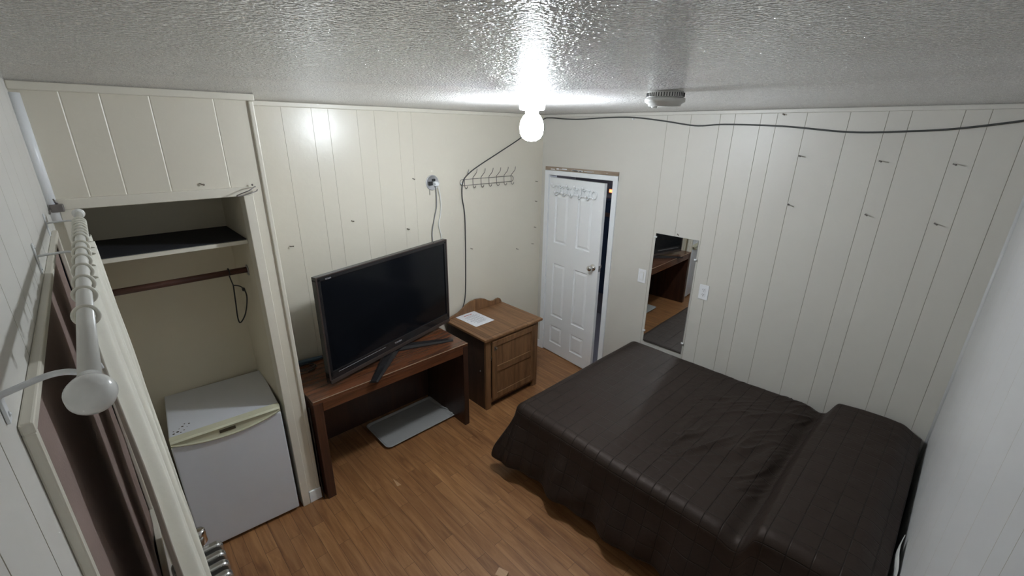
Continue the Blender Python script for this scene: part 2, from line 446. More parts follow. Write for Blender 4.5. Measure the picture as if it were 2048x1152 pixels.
# ------------------------------------------------------------------ trims
tn = [0]
def trim(a, b, m, label, bev=.004, cat='trim'):
    tn[0] += 1
    mb = MB(); mb.box(a, b, bev); o = mb.build('trim_%d' % tn[0], m); struct(o, label, cat); return o
trim((0, CY, H-.028), (.022, 0, H), M['trim'], 'cream moulding between ceiling and television wall')
trim((0, -.02, H-.024), (W, 0, H), M['bed_wall'], 'beige moulding between ceiling and door wall')
trim((CX, -L, H-.03), (CX+.022, CY+.02, H), M['trim'], 'cream moulding between ceiling and closet wall')
trim((CX-.016, CY-.006, 0), (CX+.010, CY+.016, H-.03), M['trim'], 'cream corner bead at the closet edge', .005)
mb = MB(); mb.tube([(CX+.008, -L+.010, 2.40), (CX+.008, -L+.010, 1.93)], .019, 12)
tn[0] += 1; struct(mb.build('trim_%d' % tn[0], M['white_trim']), 'white rounded corner moulding between window wall and closet wall', 'trim')
mb = MB(); mb.tube([(W-.002, -.002, 0), (W-.002, -.002, H)], .011, 10)
tn[0] += 1; struct(mb.build('trim_%d' % tn[0], M['grey_wall']), 'pale painted bead in the corner above the pillow end of the bed', 'trim')
# closet casing
mb = MB()
mb.box((CX-.076, OY1-.001, 0), (CX+.014, OY1+.042, OZ), .003)
mb.box((CX-.076, OY0-.042, 0), (CX+.014, OY0+.001, OZ), .003)
mb.box((CX-.076, OY0-.045, OZ-.001), (CX+.014, OY1+.044, OZ+.042), .003)
tn[0] += 1; struct(mb.build('trim_%d' % tn[0], M['trim']), 'cream casing boards framing the closet opening', 'trim')
# baseboards
mb = MB(); mb.box((0, CY+.03, 0), (.014, -.02, .085), .003); struct(mb.build('baseboard_left', M['white_trim']), 'white baseboard under the television wall', 'baseboard')
mb = MB(); mb.box((DX1+.05, -.014, 0), (W-.02, 0, .085), .003); mb.box((.0, -.014, 0), (DX0-.046, 0, .085), .003)
struct(mb.build('baseboard_back', M['white_trim']), 'white baseboard beside the door', 'baseboard')
mb = MB(); mb.box((CX, OY1+.044, 0), (CX+.014, CY+.018, .085), .003); struct(mb.build('baseboard_closet', M['white_trim']), 'short white baseboard at the closet corner', 'baseboard')
mb = MB(); mb.box((CX+.02, -L, 0), (W-.02, -L+.014, .085), .003); struct(mb.build('baseboard_front', M['white_trim']), 'white baseboard under the window', 'baseboard')
mb = MB(); mb.box((W-.014, -L+.02, 0), (W, -.02, .085), .003); struct(mb.build('baseboard_right', M['white_trim']), 'white baseboard behind the bed head', 'baseboard')

# ------------------------------------------------------------------ doorway, door, hallway
mb = MB()
mb.box((DX0-.046, -.014, 0), (DX0+.004, 0, DZ+.038), .003); mb.box((DX1-.004, -.014, 0), (DX1+.046, 0, DZ+.038), .003)
mb.box((DX0-.046, -.0145, DZ-.004), (DX1+.046, 0, DZ+.038), .003)
mb.box((DX0-.016, 0, 0), (DX0+.004, .11, DZ+.0), .001); mb.box((DX1-.004, 0, 0), (DX1+.016, .11, DZ), .001); mb.box((DX0, 0, DZ-.004), (DX1, .11, DZ+.016), .001)
tn[0] += 1; struct(mb.build('trim_%d' % tn[0], M['white_trim']), 'white casing and jamb around the doorway', 'door frame')
mb = MB(); mb.box((DX0-.046, -.010, DZ+.040), (DX1+.046, 0, DZ+.072), .002)
for k in range(14):
    u = DX0+random.uniform(0, .68); w_ = random.uniform(.02, .09); mb.mi = 1
    mb.box((u, -.0115, DZ+.046+random.uniform(0, .012)), (u+w_, -.009, DZ+.052+random.uniform(0, .012)))
tn[0] += 1; struct(mb.build('trim_%d' % tn[0], [M['raw_wood'], M['white_trim']]), 'strip of exposed brown wood above the door casing', 'trim')

DW, DT, DH0, DH1 = .690, .035, .012, 1.872
door = thing('door_1', 'white six panel door standing slightly open into the room', 'door', (DX0+.008, 0, 0), -R(5.0), kind='structure')
cols = [(.092, .268), (.392, .572)]; rows = [(.125, .327), (.437, 1.02), (1.235, 1.722)]
mb = MB()
hu = sorted([0, DW] + [c for p in cols for c in p]); hz = sorted([DH0, DH1] + [c for p in rows for c in p])
holes = [(c[0], c[1], r_[0], r_[1]) for c in cols for r_ in rows]
for i in range(len(hu)-1):
    for j in range(len(hz)-1):
        um, zm = (hu[i]+hu[i+1])/2, (hz[j]+hz[j+1])/2
        if any(h[0] < um < h[1] and h[2] < zm < h[3] for h in holes): continue
        for y in (-.0, DT):
            mb.quad((hu[i], y, hz[j]), (hu[i+1], y, hz[j]), (hu[i+1], y, hz[j+1]), (hu[i], y, hz[j+1]))
for h in holes:
    prev = None
    for side, sg in ((0, 1), (DT, -1)):
        prev = None
        for ins, dep in ((0, 0), (.005, .010), (.013, .012), (.032, .003), (.036, .002)):
            q = [(h[0]+ins, side+sg*dep, h[2]+ins), (h[1]-ins, side+sg*dep, h[2]+ins), (h[1]-ins, side+sg*dep, h[3]-ins), (h[0]+ins, side+sg*dep, h[3]-ins)]
            if prev:
                for k in range(4): mb.quad(prev[k], prev[(k+1) % 4], q[(k+1) % 4], q[k])
            prev = q
        mb.quad(*prev)
mb.quad((0, 0, DH0), (0, DT, DH0), (0, DT, DH1), (0, 0, DH1)); mb.quad((DW, 0, DH0), (DW, DT, DH0), (DW, DT, DH1), (DW, 0, DH1))
mb.quad((0, 0, DH0), (DW, 0, DH0), (DW, DT, DH0), (0, DT, DH0)); mb.quad((0, 0, DH1), (DW, 0, DH1), (DW, DT, DH1), (0, DT, DH1))
bmesh.ops.remove_doubles(mb.bm, verts=mb.bm.verts, dist=1e-5)
mb.build('door_panel', M['door_white'], door, local=True)
kp = (.630, 0, 1.10)
mb = MB(); mb.lathe([(.033, 0), (.033, .004), (.028, .009), (.012, .012), (.011, .030), (.016, .034), (.026, .042), (.028, .052), (.024, .062), (.012, .068), (.001, .069)], kp, (0, -1, 0), 28)
tag(mb.build('door_knob', M['chrome'], door, local=True), 'round polished metal knob')
mb = MB(); mb.lathe([(.033, 0), (.033, .004), (.012, .012), (.011, .030), (.027, .045), (.024, .062), (.001, .069)], (.630, DT, 1.10), (0, 1, 0), 20)
mb.build('door_knob', M['chrome'], door, local=True)
mb = MB(); mb.box((DW, .007, 1.07), (DW+.0015, .028, 1.128)); mb.box((DW+.001, .012, 1.092), (DW+.009, .023, 1.108), .002); tag(mb.build('latch_plate', M['dull_metal'], door, local=True), 'metal latch plate on the door edge')
for z in (.25, 1.62):
    mb = MB(); mb.tube([(-.003, -.004, z-.035), (-.003, -.004, z+.035)], .0045, 8); mb.build('hinge', M['white_trim'], door, local=True)
# hallway beyond (dark)
mb = MB()
mb.box((-.6, 1.30, 0), (1.9, 1.32, H)); mb.box((-.62, .11, 0), (-.6, 1.30, H)); mb.box((1.9, .11, 0), (1.92, 1.30, H))
mb.box((-.6, .03, -.03), (1.9, 1.30, -.001)); mb.box((-.6, .11, H), (1.9, 1.30, H+.02))
mb.box((-.6, .021, 0), (DX0-.017, .11, H)); mb.box((DX1+.017, .021, 0), (1.9, .11, H)); mb.box((DX0-.017, .021, DZ+.017), (DX1+.017, .11, H))
struct(mb.build('wall_hallway', M['hall_wall']), 'unlit grey hallway seen through the door gap', 'wall')
mb = MB(); mb.box((-.35, 1.262, .3), (.35, 1.299, 1.50), .01); mb.mi = 1; mb.box((-.38, 1.255, 1.31), (.38, 1.2615, 1.36), .003); mb.mi = 0
mb.tube([(-.3, 1.27, 1.50), (0, 1.27, 1.52), (.3, 1.27, 1.50)], .025, 10)
tag(mb.build('hanging_coat', [M['hall_blue'], M['hall_warm']]), 'dark blue coat hanging in the dark hallway beyond the door gap', 'coat')
lamp2 = thing('indicator_lamp', 'small glowing red orange lamp in the hallway beyond the door gap', 'lamp', (0, 1.299, 1.60))
mb = MB(); mb.box((-.075, 1.282, 1.59), (.055, 1.299, 1.655), .006); mb.build('housing', M['hall_wall'], lamp2)
mb = MB(); mb.box((-.06, 1.276, 1.605), (.04, 1.2818, 1.640), .002); mb.build('lens', M['red_lamp'], lamp2)

# ------------------------------------------------------------------ hook rack on the door
rk = thing('hook_rack', 'white double row hook rack with round knobs on the door', 'hook rack', (DX0+.008, 0, 0), -R(5.0))
mb = MB()
ux0, ux1 = .07, .58
for z, a, b in ((1.795, ux0+.01, ux1-.04), (1.735, ux0+.045, ux1)):
    mb.tube([(a, -.012, z), (b, -.012, z)], .006, 8)
for k in range(6):
    u = ux0+.02+k*.092
    pts = [(u+.04+.03*math.cos(t), -.014, 1.762+.034*math.sin(t)) for t in [2*PI*j/18 for j in range(19)]]
    mb.tube(pts, .0055, 8, cap=False)
mb.build('frame', M['white_trim'], rk, local=True)
for k in range(5):
    for z, du in ((1.80, 0), (1.728, .045)):
        u = ux0+.012+k*.10+du
        mb = MB(); mb.tube(spline([(u, -.012, z), (u, -.024, z-.012), (u, -.045, z-.005), (u, -.052, z+.012)], 4), .005, 8)
        hk = mb.build('hook', M['white_trim'], rk, local=True)
        mb = MB(); mb.lathe([(.001, -.013), (.010, -.009), (.013, 0), (.010, .009), (.001, .013)], (u, -.054, z+.016), 'Z', 12); mb.build('knob', M['white_plastic'], hk, local=True)

# ------------------------------------------------------------------ ceiling lamp and smoke detector
LX, LY = 1.39, -1.60
cl = thing('ceiling_lamp', 'bare lit white bulb in a round ceiling socket', 'lamp', (LX, LY, H))
mb = MB(); mb.lathe([(.080, 0), (.080, -.010), (.074, -.014), (.066, -.016), (.064, -.045), (.058, -.050), (.03, -.052)], (LX, LY, H-.0005), 'Z', 40); mb.build('base', M['white_plastic'], cl)
mb = MB(); mb.lathe([(.034, -.050), (.034, -.066)], (LX, LY, H), 'Z', 24); mb.build('socket', M['white_plastic'], cl)
mb = MB(); mb.lathe([(.030, -.067), (.044, -.080), (.056, -.102), (.061, -.132), (.058, -.160), (.046, -.183), (.024, -.196), (.001, -.199)], (LX, LY, H), 'Z', 32); tag(mb.build('bulb', M['bulb'], cl), 'glowing white bulb')
SX, SY = 2.105, -1.60
sd = thing('smoke_detector', 'round white smoke detector on the ceiling', 'smoke detector', (SX, SY, H))
mb = MB(); mb.lathe([(.066, 0), (.069, -.008), (.069, -.020), (.068, -.022)], (SX, SY, H-.001), 'Z', 40); mb.build('base', M['detector'], sd)
mb = MB(); mb.lathe([(.068, -.023), (.075, -.026), (.075, -.038), (.062, -.045), (.060, -.052), (.001, -.053)], (SX, SY, H-.001), 'Z', 40); mb.build('cover', M['detector'], sd)
mb = MB()
for k in range(44):
    a = 2*PI*k/44; c, s = math.cos(a), math.sin(a)
    mb.tube([(SX+.0695*c, SY+.0695*s, H-.007), (SX+.0695*c, SY+.0695*s, H-.021)], .0018, 4)
mb.build('vent_slots', M['slot'], sd)
mb = MB(); mb.lathe([(.012, -.0535), (.011, -.058), (.001, -.058)], (SX-.03, SY-.02, H-.001), 'Z', 16); mb.build('test_button', M['detector'], sd)

# ------------------------------------------------------------------ cables
pts = [(.022, -1.09, .70), (.014, -1.03, .76), (.012, -.998, .90), (.012, -.985, 1.29), (.012, -.985, 1.60), (.012, -1.008, 1.76), (.012, -.995, 1.88), (.014, -.935, 1.945), (.014, -.81, 2.012), (.014, -.585, 2.112), (.014, -.335, 2.225), (.014, -.14, 2.335), (.022, -.022, 2.402), (.09, -.016, 2.412), (.27, -.010, 2.400), (.45, -.010, 2.396), (.70, -.010, 2.405), (.976, -.010, 2.404), (1.25, -.010, 2.375), (1.50, -.010, 2.342), (1.71, -.012, 2.350), (2.07, -.010, 2.338), (2.43, -.010, 2.306), (2.714, -.010, 2.314), (2.883, -.010, 2.328), (3.09, -.012, 2.362), (3.185, -.014, 2.385)]
mb = MB(); mb.tube(spline(pts, 8), .0050, 8)
tag(mb.build('wall_cable', M['grey_cable']), 'dark grey cable running up the left wall and along the back wall under the ceiling', 'cable')
def clip(p, ax, label):
    mb = MB(); p = Vector(p); n = Vector(ax)
    t_ = Vector((0, 0, 1)).cross(n)
    mb.lathe([(.007, 0), (.007, .009), (.004, .012), (.001, .012)], p, n, 12)
    tag(mb.build('cable_clip', M['white_plastic']), label, 'cable clip', 'white clips holding the wall cable')
clip((.001, -1.010, 1.868), (1, 0, 0), 'white cable clip at the left end of the wire hook rack')
clip((.001, -.930, 1.958), (1, 0, 0), 'white cable clip just above the wire hook rack')
clip((.976, -.001, 2.392), (0, -1, 0), 'white cable clip under the ceiling to the right of the bulb')

# junction box on left wall
jb = thing('socket_box', 'round chrome wall socket box with plugs above the television', 'electrical box', (0, -1.295, 1.895))
mb = MB(); mb.lathe([(.060, 0), (.060, .006), (.055, .009), (.052, .003), (.001, .003)], (.001, -1.295, 1.895), 'X', 32); mb.build('cover_plate', M['plate_metal'], jb)
mb = MB(); mb.box((.004, -1.335, 1.875), (.022, -1.300, 1.905), .004); mb.box((.004, -1.300, 1.905), (.018, -1.272, 1.925), .004); mb.build('receptacle', M['dark'], jb)
mb = MB(); mb.box((.010, -1.285, 1.868), (.040, -1.255, 1.886), .005); mb.tube([(.022, -1.290, 1.897), (.030, -1.250, 1.886)], .008, 8); mb.build('plug', M['white_plastic'], jb)
mb = MB(); mb.tube([(.006, -1.325, 1.842), (.008, -1.326, 1.80)], .0022, 6); mb.build('pull_chain', M['dull_metal'], jb)
mb = MB(); mb.tube(spline([(.012, -1.272, 1.868), (.012, -1.268, 1.80), (.012, -1.272, 1.70), (.012, -1.295, 1.62), (.012, -1.325, 1.50), (.02, -1.33, 1.40), (.05, -1.35, 1.25), (.10, -1.45, 1.12)], 6), .0042, 8)
tag(mb.build('power_cord', M['mid_cable']), 'grey cord hanging from the round socket box to behind the television', 'cord')
mb = MB(); mb.tube(spline([(.034, -1.256, 1.862), (.02, -1.236, 1.78), (.012, -1.228, 1.70), (.012, -1.240, 1.62), (.012, -1.258, 1.55), (.014, -1.238, 1.44), (.03, -1.26, 1.30), (.09, -1.40, 1.10)], 6), .0038, 8)
tag(mb.build('power_cord', M['white_cable']), 'white cord hanging beside the grey one from the socket box', 'cord')

# wire hook rack on left wall
wr = thing('wire_hook_rack', 'grey wire rack with seven double hooks on the left wall', 'hook rack', (0, -.70, 1.84))
mb = MB(); y0, y1 = -1.0, -.425; zt, zb = 1.900, 1.850
mb.tube([(.006, y0, zt), (.006, y1, zt)], .0026, 6); mb.tube([(.006, y0, zb), (.006, y1, zb)], .0026, 6)
mb.tube([(.006, y1+.024*math.sin(t)*1, 1.875+.025*math.cos(t)) for t in [PI*j/10 for j in range(11)]], .0026, 6)
mb.tube([(.006, y0-.02*math.sin(t), 1.875+.025*math.cos(t)) for t in [PI*j/10 for j in range(11)]], .0026, 6)
mb.build('frame', M['wire_metal'], wr)
for k in range(7):
    y = -.975 + k*.0905
    mb = MB(); mb.tube(spline([(.012, y, 1.842), (.010, y, 1.905), (.022, y+.004, 1.925), (.045, y+.012, 1.955), (.05, y+.015, 1.985)], 5), .0026, 6)
    mb.tube(spline([(.011, y, 1.845), (.020, y+.002, 1.828), (.036, y+.004, 1.830), (.042, y+.004, 1.845)], 5), .0026, 6)
    mb.build('hook', M['wire_metal'], wr)

# screw hooks and nails
def nail(p, n, label, L_=.022, drop=-.006, m='nail', group='bent nails and hooks in the walls'):
    p = Vector(p); n = Vector(n); side = Vector((0, 0, 1)).cross(n)
    mb = MB(); mb.tube([p, p+n*L_*.6+Vector((0, 0, drop*.3)), p+n*L_+side*.012+Vector((0, 0, drop))], .0027, 6)
    mb.lathe([(.0045, 0), (.001, .002)], p+n*L_+side*.012+Vector((0, 0, drop)), n, 8)
    tag(mb.build('wall_hook', M[m]), label, 'hook', group)
nails = [((2.197, 2.165), 'upper left one of the six wall hooks above the bed'), ((2.600, 2.155), 'upper middle one of the six wall hooks above the bed'), ((2.905, 2.155), 'upper right one of the six wall hooks above the bed'),
         ((2.196, 1.862), 'lower left one of the six wall hooks above the bed'), ((2.605, 1.852), 'lower middle one of the six wall hooks above the bed'), ((2.910, 1.845), 'lower right one of the six wall hooks above the bed')]
for (x, z), lb in nails: nail((x, -.001, z), (0, -1, 0), lb, .034, -.004, 'wire_metal', 'six hooks above the bed')
nail((1.478, -.001, 1.540), (0, -1, 0), 'small nail in the wall just above the mirror', .014)
nail((2.055, -.001, 2.412), (0, -1, 0), 'small nail in the beige wall right under the ceiling', .016)
for (y, z), lb in zip([(-.092, 1.83), (-.091, 1.635), (-.095, 1.373), (-.125, 1.205)], ['topmost', 'second from the top', 'third from the top', 'lowest']):
    nail((.001, y, z), (1, 0, 0), lb + ' of four nails in a column beside the door corner', .014, -.003)
nail((.001, -.346, 1.19), (1, 0, 0), 'bent nail in the left wall above the night table', .018)
nail((.001, -.919, 1.29), (1, 0, 0), 'nail in the left wall beside the dark vertical cable', .012)
nail((.001, -2.425, 1.56), (1, 0, 0), 'curved hook in the left wall above the television left corner', .034, .004)
nail((.001, -1.99, 1.676), (1, 0, 0), 'tiny nail in the middle of the left wall above the television', .010)
nail((.001, -1.549, 1.558), (1, 0, 0), 'nail stub just above the middle of the television', .014)
nail((.001, -1.471, 1.938), (1, 0, 0), 'small black nail left of the round socket box', .010)
nail((CX+.001, -2.92, 2.045), (1, 0, 0), 'nail stub above the closet opening', .010)

# closet string hooks at the casing corners
def wire_hook(p, label, s=1):
    p = Vector(p)
    mb = MB(); mb.tube(spline([p+Vector((0, .012*s, .010)), p+Vector((.035, .0, .014)), p+Vector((.05, -.03*s, .0)), p+Vector((.048, -.07*s, -.014)), p+Vector((.045, -.085*s, -.022)), p+Vector((.042, -.065*s, -.024)), p+Vector((.030, -.0, -.010)), p+Vector((0, .018*s, -.004))], 5), .0025, 6)
    mb.lathe([(.005, 0), (.001, .003)], p+Vector((.0, .0, .020)), 'X', 8)
    tag(mb.build('wire_bracket', M['wire_metal']), label, 'hook')
wire_hook((CX+.014, OY1+.046, OZ+.03), 'bent wire bracket at the right top corner of the closet opening')
br_ = MB(); br_.box((CX+.001, -3.425, 1.97), (CX+.035, -3.385, 2.0), .004); br_.tube([(CX+.02, -3.424, 1.985), (CX+.10, -3.426, 1.975)], .003, 6); br_.tube([(CX+.02, -3.40, 2.0), (CX+.02, -3.41, 2.02)], .004, 6)
tag(br_.build('wire_bracket', M['wire_metal']), 'small metal bracket at the left top corner of the closet opening', 'hook')

# ------------------------------------------------------------------ closet fittings
sh = thing('closet_shelf', 'cream closet shelf covered with a dark liner', 'shelf', (.2, -3.05, 1.70))
mb = MB(); mb.box((.001, -3.408, 1.716), (.455, -2.754, 1.736), .002); mb.build('board', M['trim'], sh)
mb = MB(); mb.box((.003, -3.405, 1.7365), (.443, -2.756, 1.740)); tag(mb.build('liner', M['liner'], sh), 'dark navy shelf liner')
rd = thing('closet_rod', 'dark reddish wooden hanging rod in the closet', 'rod', (.31, -3.05, 1.52))
mb = MB(); mb.tube([(.31, -3.405, 1.540), (.31, -2.758, 1.540)], .0165, 16); mb.build('pole', M['dowel'], rd)
for y in (-3.4065, -2.7555):
    mb = MB(); mb.lathe([(.028, -.003), (.028, .003)], (.31, y, 1.540), 'Y', 20); mb.lathe([(.005, -.003), (.005, .003)], (.33, y, 1.515), 'Y', 8); mb.build('end_cup', M['dull_metal'], rd)
hx, hy, hz_ = .31, -2.845, 1.54
mb = MB()
hook = [(hx+.0225*math.cos(t), hy, hz_+.0225*math.sin(t)) for t in [R(a) for a in range(-150, 91, 20)]]
hook = [(hx-.0225*math.cos(R(a)), hy, hz_+.0225*math.sin(R(a))) for a in range(150, -31, -20)]
pts = spline([(hx+.020, hy, hz_-.008), (hx+.022, hy, hz_+.010), (hx, hy, hz_+.0225), (hx-.022, hy, hz_+.005), (hx-.012, hy+.003, hz_-.035), (hx, hy+.008, hz_-.075)], 6)
mb.tube(pts, .0032, 8)
d = Vector((.28, .96, 0)).normalized()  # bent shut hanger
base = Vector((hx, hy+.008, hz_-.075))
loop = [base, base+Vector((.015, .035, -.015)), base+Vector((.02, .050, -.07)), base+Vector((.01, .030, -.17)), base+Vector((0, -.002, -.225)), base+Vector((-.01, -.010, -.20)), base+Vector((-.01, -.004, -.10)), base+Vector((-.004, 0, -.02)), base]
mb.tube(spline(loop, 6), .0036, 8)
mb.lathe([(.008, -.008), (.008, .008)], base+Vector((.016, .042, -.03)), (1, 0, -1), 10)
tag(mb.build('wire_hanger', M['black_wire']), 'black bent wire hanger hanging on the closet rod', 'hanger')

# ------------------------------------------------------------------ fridge
FA = R(4.0)
FX, FY = .270, -3.015
fr = thing('mini_fridge', 'white mini fridge standing in the closet', 'fridge', (FX, FY, 0), -FA*-1 if False else -R(4.5))
w2, d0, d1, fh = .258, -.255, .225, .775
mb = MB(); mb.box((d0, -w2, .02), (d1, w2, fh), .006); mb.build('body', M['fridge'], fr, local=True)
mb = MB(); mb.box((d1, -w2+.008, .03), (d1+.008, w2-.008, fh-.012)); mb.build('gasket', M['dark'], fr, local=True)
mb = MB(); mb.box((d1+.008, -w2, .022), (d1+.045, w2, fh-.040), .008, 3); fdoor = mb.build('door', M['fridge'], fr, local=True)
# curved handle strip along door top
mb = MB()
n = 24
def arc(k): s = (k/n*2-1); return s
prof = []
for k in range(n+1):
    s = arc(k); y = s*(w2-.004); dz = .048*(1-s*s)**.9
    prof.append((y, dz))
top = fh+.004
for k in range(n):
    (ya, za), (yb, zb) = prof[k], prof[k+1]
    xo = d1+.062
    # scooped face: rim, recess, lower lip
    mb.quad((d1+.004, ya, top), (d1+.004, yb, top), (xo-.010, yb, top), (xo-.010, ya, top))
    mb.quad((xo-.010, ya, top), (xo-.010, yb, top), (xo, yb, top-.008), (xo, ya, top-.008))
    mb.quad((xo, ya, top-.008), (xo, yb, top-.008), (xo-.016, yb, top-.012), (xo-.016, ya, top-.012))
    mb.quad((xo-.016, ya, top-.012), (xo-.016, yb, top-.012), (xo-.012, yb, top-.016-zb), (xo-.012, ya, top-.016-za))
    mb.quad((xo-.012, ya, top-.016-za), (xo-.012, yb, top-.016-zb), (xo, yb, top-.018-zb), (xo, ya, top-.018-za))
    mb.quad((xo, ya, top-.018-za), (xo, yb, top-.018-zb), (xo-.006, yb, top-.026-zb), (xo-.006, ya, top-.026-za))
    mb.quad((xo-.006, ya, top-.026-za), (xo-.006, yb, top-.026-zb), (d1+.044, yb, top-.032-zb), (d1+.044, ya, top-.032-za))
for f in mb.bm.faces: f.smooth = False
bmesh.ops.remove_doubles(mb.bm, verts=mb.bm.verts, dist=1e-5)
mb.box((d1+.006, -w2, fh-.045), (d1+.034, w2, fh+.003), .003)
hd = tag(mb.build('handle', M['fridge_handle'], fdoor, local=True), 'yellowed plastic grip along the door top')
mb = MB(); mb.box((d1+.046, -.045, fh-.040), (d1+.053, .030, fh-.024), .002)
bd = tag(mb.build('badge', M['badge'], fdoor, local=True), 'small dark metal badge')
mb = MB()
for q in [(.20, -.235, .006), (.175, -.235, .004), (.19, -.218, .007), (.165, -.21, .003), (.205, -.205, .004), (.15, -.195, .006), (.19, -.19, .004), (.13, -.185, .004), (.14, -.165, .005), (.165, -.175, .003)]:
    mb.lathe([(q[2], 0), (q[2]*.7, .0006)], (q[0], q[1], fh), 'Z', 7)
mb.build('rust_chips', M['chip'], fr, local=True)
for sx in (-.2, .19):
    for sy in (-.22, .22):
        mb = MB(); mb.lathe([(.016, 0), (.016, .02)], (sx, sy, 0), 'Z', 12); mb.build('foot', M['dark'], fr, local=True)

# ------------------------------------------------------------------ desk
DKx0, DKx1, DKy0, DKy1, DKz = .045, .605, -2.615, -1.44, .742
dk = thing('desk', 'low reddish brown wooden desk under the television', 'desk', (.32, -2.03, 0), 0)
mb = MB(); mb.box((DKx0, DKy0, DKz-.022), (DKx1, DKy1, DKz), .002); mb.build('desk_top', M['desk'], dk)
mb = MB(); mb.box((DKx1-.004, DKy0+.001, DKz-.003), (DKx1+.0015, DKy1-.001, DKz+.0008), .0006); tag(mb.build('top_edge', M['desk_edge'], dk), 'worn pale edge along the desk front')
mb = MB(); mb.box((DKx1-.025, DKy0+.056, DKz-.085), (DKx1-.001, DKy1-.046, DKz-.0225), .002); mb.build('apron', M['desk'], dk)
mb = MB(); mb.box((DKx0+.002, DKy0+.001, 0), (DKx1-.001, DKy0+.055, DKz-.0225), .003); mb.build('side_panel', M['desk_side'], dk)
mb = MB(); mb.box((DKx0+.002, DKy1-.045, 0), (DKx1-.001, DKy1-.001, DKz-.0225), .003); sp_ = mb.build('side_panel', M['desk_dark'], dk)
mb = MB(); mb.lathe([(.008, 0), (.006, .006), (.001, .007)], (.50, DKy1-.001, .36), 'Y', 10); mb.build('peg', M['dull_metal'], sp_)
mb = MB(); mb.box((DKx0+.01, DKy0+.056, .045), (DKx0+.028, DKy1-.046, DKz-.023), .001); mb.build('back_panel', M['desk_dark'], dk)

# cord beside closet corner
mb = MB(); mb.tube(spline([(.575, -2.632, .70), (.580, -2.634, .40), (.570, -2.634, .15), (.585, -2.634, .02), (.560, -2.63, .006)], 6), .0035, 6)
tag(mb.build('power_cord', M['black_wire']), 'black cord hanging between the closet corner and the desk', 'cord')

# things on the desk
mb = MB(); poly = [(-.085, -.012), (-.07, -.02), (.06, -.018), (.085, -.008), (.085, .008), (.06, .016), (-.07, .018), (-.085, .010)]
cx_, cy_, ca = .085, -2.44, R(82)
fnr = lambda u, v, d: (cx_+u*math.cos(ca)-v*math.sin(ca), cy_+u*math.sin(ca)+v*math.cos(ca), DKz+d)
mb.prism(poly, fnr, .001, .020, .003)
tag(mb.build('blue_holder', M['blue']), 'slim dull blue plastic case lying on the desk behind the television', 'case')
mb = MB()
loop = [(.17+.05*math.cos(t)*(1-.02*t), -2.50+.07*math.sin(t)*(1-.015*t), DKz+.005+.0012*t) for t in [2*PI*j/24 for j in range(52)]]
mb.tube(loop, .003, 6)
tag(mb.build('coiled_cord', M['black_wire']), 'dark coiled cord on the desk left of the television', 'cord')

# tray
tr = thing('tray', 'grey speckled plastic tray lying on the floor half under the desk', 'tray', (.26, -1.78, 0))
mb = MB()
tx0, tx1, ty0, ty1 = .075, .455, -2.105, -1.455
def rr(x0, x1, y0, y1, r, n=6):
    out = []
    for cx, cy, a0 in ((x1-r, y1-r, 0), (x0+r, y1-r, 90), (x0+r, y0+r, 180), (x1-r, y0+r, 270)):
        for k in range(n+1): a = R(a0+90*k/n); out.append((cx+r*math.cos(a), cy+r*math.sin(a)))
    return out
ringsz = [(rr(tx0+.02, tx1-.02, ty0+.02, ty1-.02, .03), .004), (rr(tx0+.005, tx1-.005, ty0+.005, ty1-.005, .035), .020), (rr(tx0, tx1, ty0, ty1, .04), .024), (rr(tx0+.006, tx1-.006, ty0+.006, ty1-.03, .036), .026), (rr(tx0+.016, tx1-.012, ty0+.014, ty1-.045, .032), .018), (rr(tx0+.02, tx1-.018, ty0+.02, ty1-.055, .03), .014)]
vr = [[mb.bm.verts.new((x, y, z)) for x, y in rg] for rg, z in ringsz]
for a, b in zip(vr[:-1], vr[1:]):
    for k in range(len(a)): f = mb.bm.faces.new((a[k], a[(k+1) % len(a)], b[(k+1) % len(a)], b[k]))
mb.bm.faces.new(vr[0][::-1]); mb.bm.faces.new(vr[-1])
mb.build('tray_body', M['tray'], tr)
mb = MB()
mb.tube(spline([(tx0+.20, ty1-.052, .027), (tx0+.27, ty1-.030, .030), (tx1-.05, ty1-.022, .030), (tx1-.022, ty1-.045, .028)], 5), .006, 8)
mb.build('rim_grip', M['tray'], tr)
tag(tr.children[-1] if False else tr, None)

# ------------------------------------------------------------------ television
ang = math.atan2(1.13, -.30) - PI/2
tv = thing('television', 'large black flat television on a v shaped stand', 'television', (.350, -1.905, DKz), ang)
TWh, TZ0, TZ1 = .588, .030, .735      # local: +Y along the screen width (towards the corner), +X faces the room
mb = MB()
def frame(mb, x0, x1, y0, y1, z0, z1, t, tb, bev=.002):
    mb.box((x0, y0, z1-t), (x1, y1, z1), bev); mb.box((x0, y0, z0), (x1, y1, z0+tb), bev)
    mb.box((x0, y0, z0+tb*.5), (x1, y0+t, z1-t*.5), bev); mb.box((x0, y1-t, z0+tb*.5), (x1, y1, z1-t*.5), bev)
frame(mb, -.018, .020, -TWh, TWh, TZ0, TZ1, .030, .075)
bz = mb.build('bezel', M['tv_bezel'], tv, local=True)
mb = MB(); mb.box((-.012, -TWh+.028, TZ0+.070), (.013, TWh-.028, TZ1-.028)); mb.build('screen', M['tv_screen'], tv, local=True)
mb = MB(); mb.box((.0202, -TWh+.004, TZ0-.004), (.026, TWh-.004, TZ0+.022), .002); tag(mb.build('lower_strip', M['tv_bronze'], tv, local=True), 'dark bronze strip along the bottom edge')
mb = MB(); mb.box((.0202, -TWh-.001, TZ0+.022), (.0225, -TWh+.010, TZ1), .001); mb.box((.0202, TWh-.010, TZ0+.022), (.0225, TWh+.001, TZ1), .001); mb.box((.0202, -TWh+.010, TZ1-.007), (.0225, TWh-.010, TZ1), .001)
mb.build('outer_trim', M['tv_bronze'], tv, local=True)
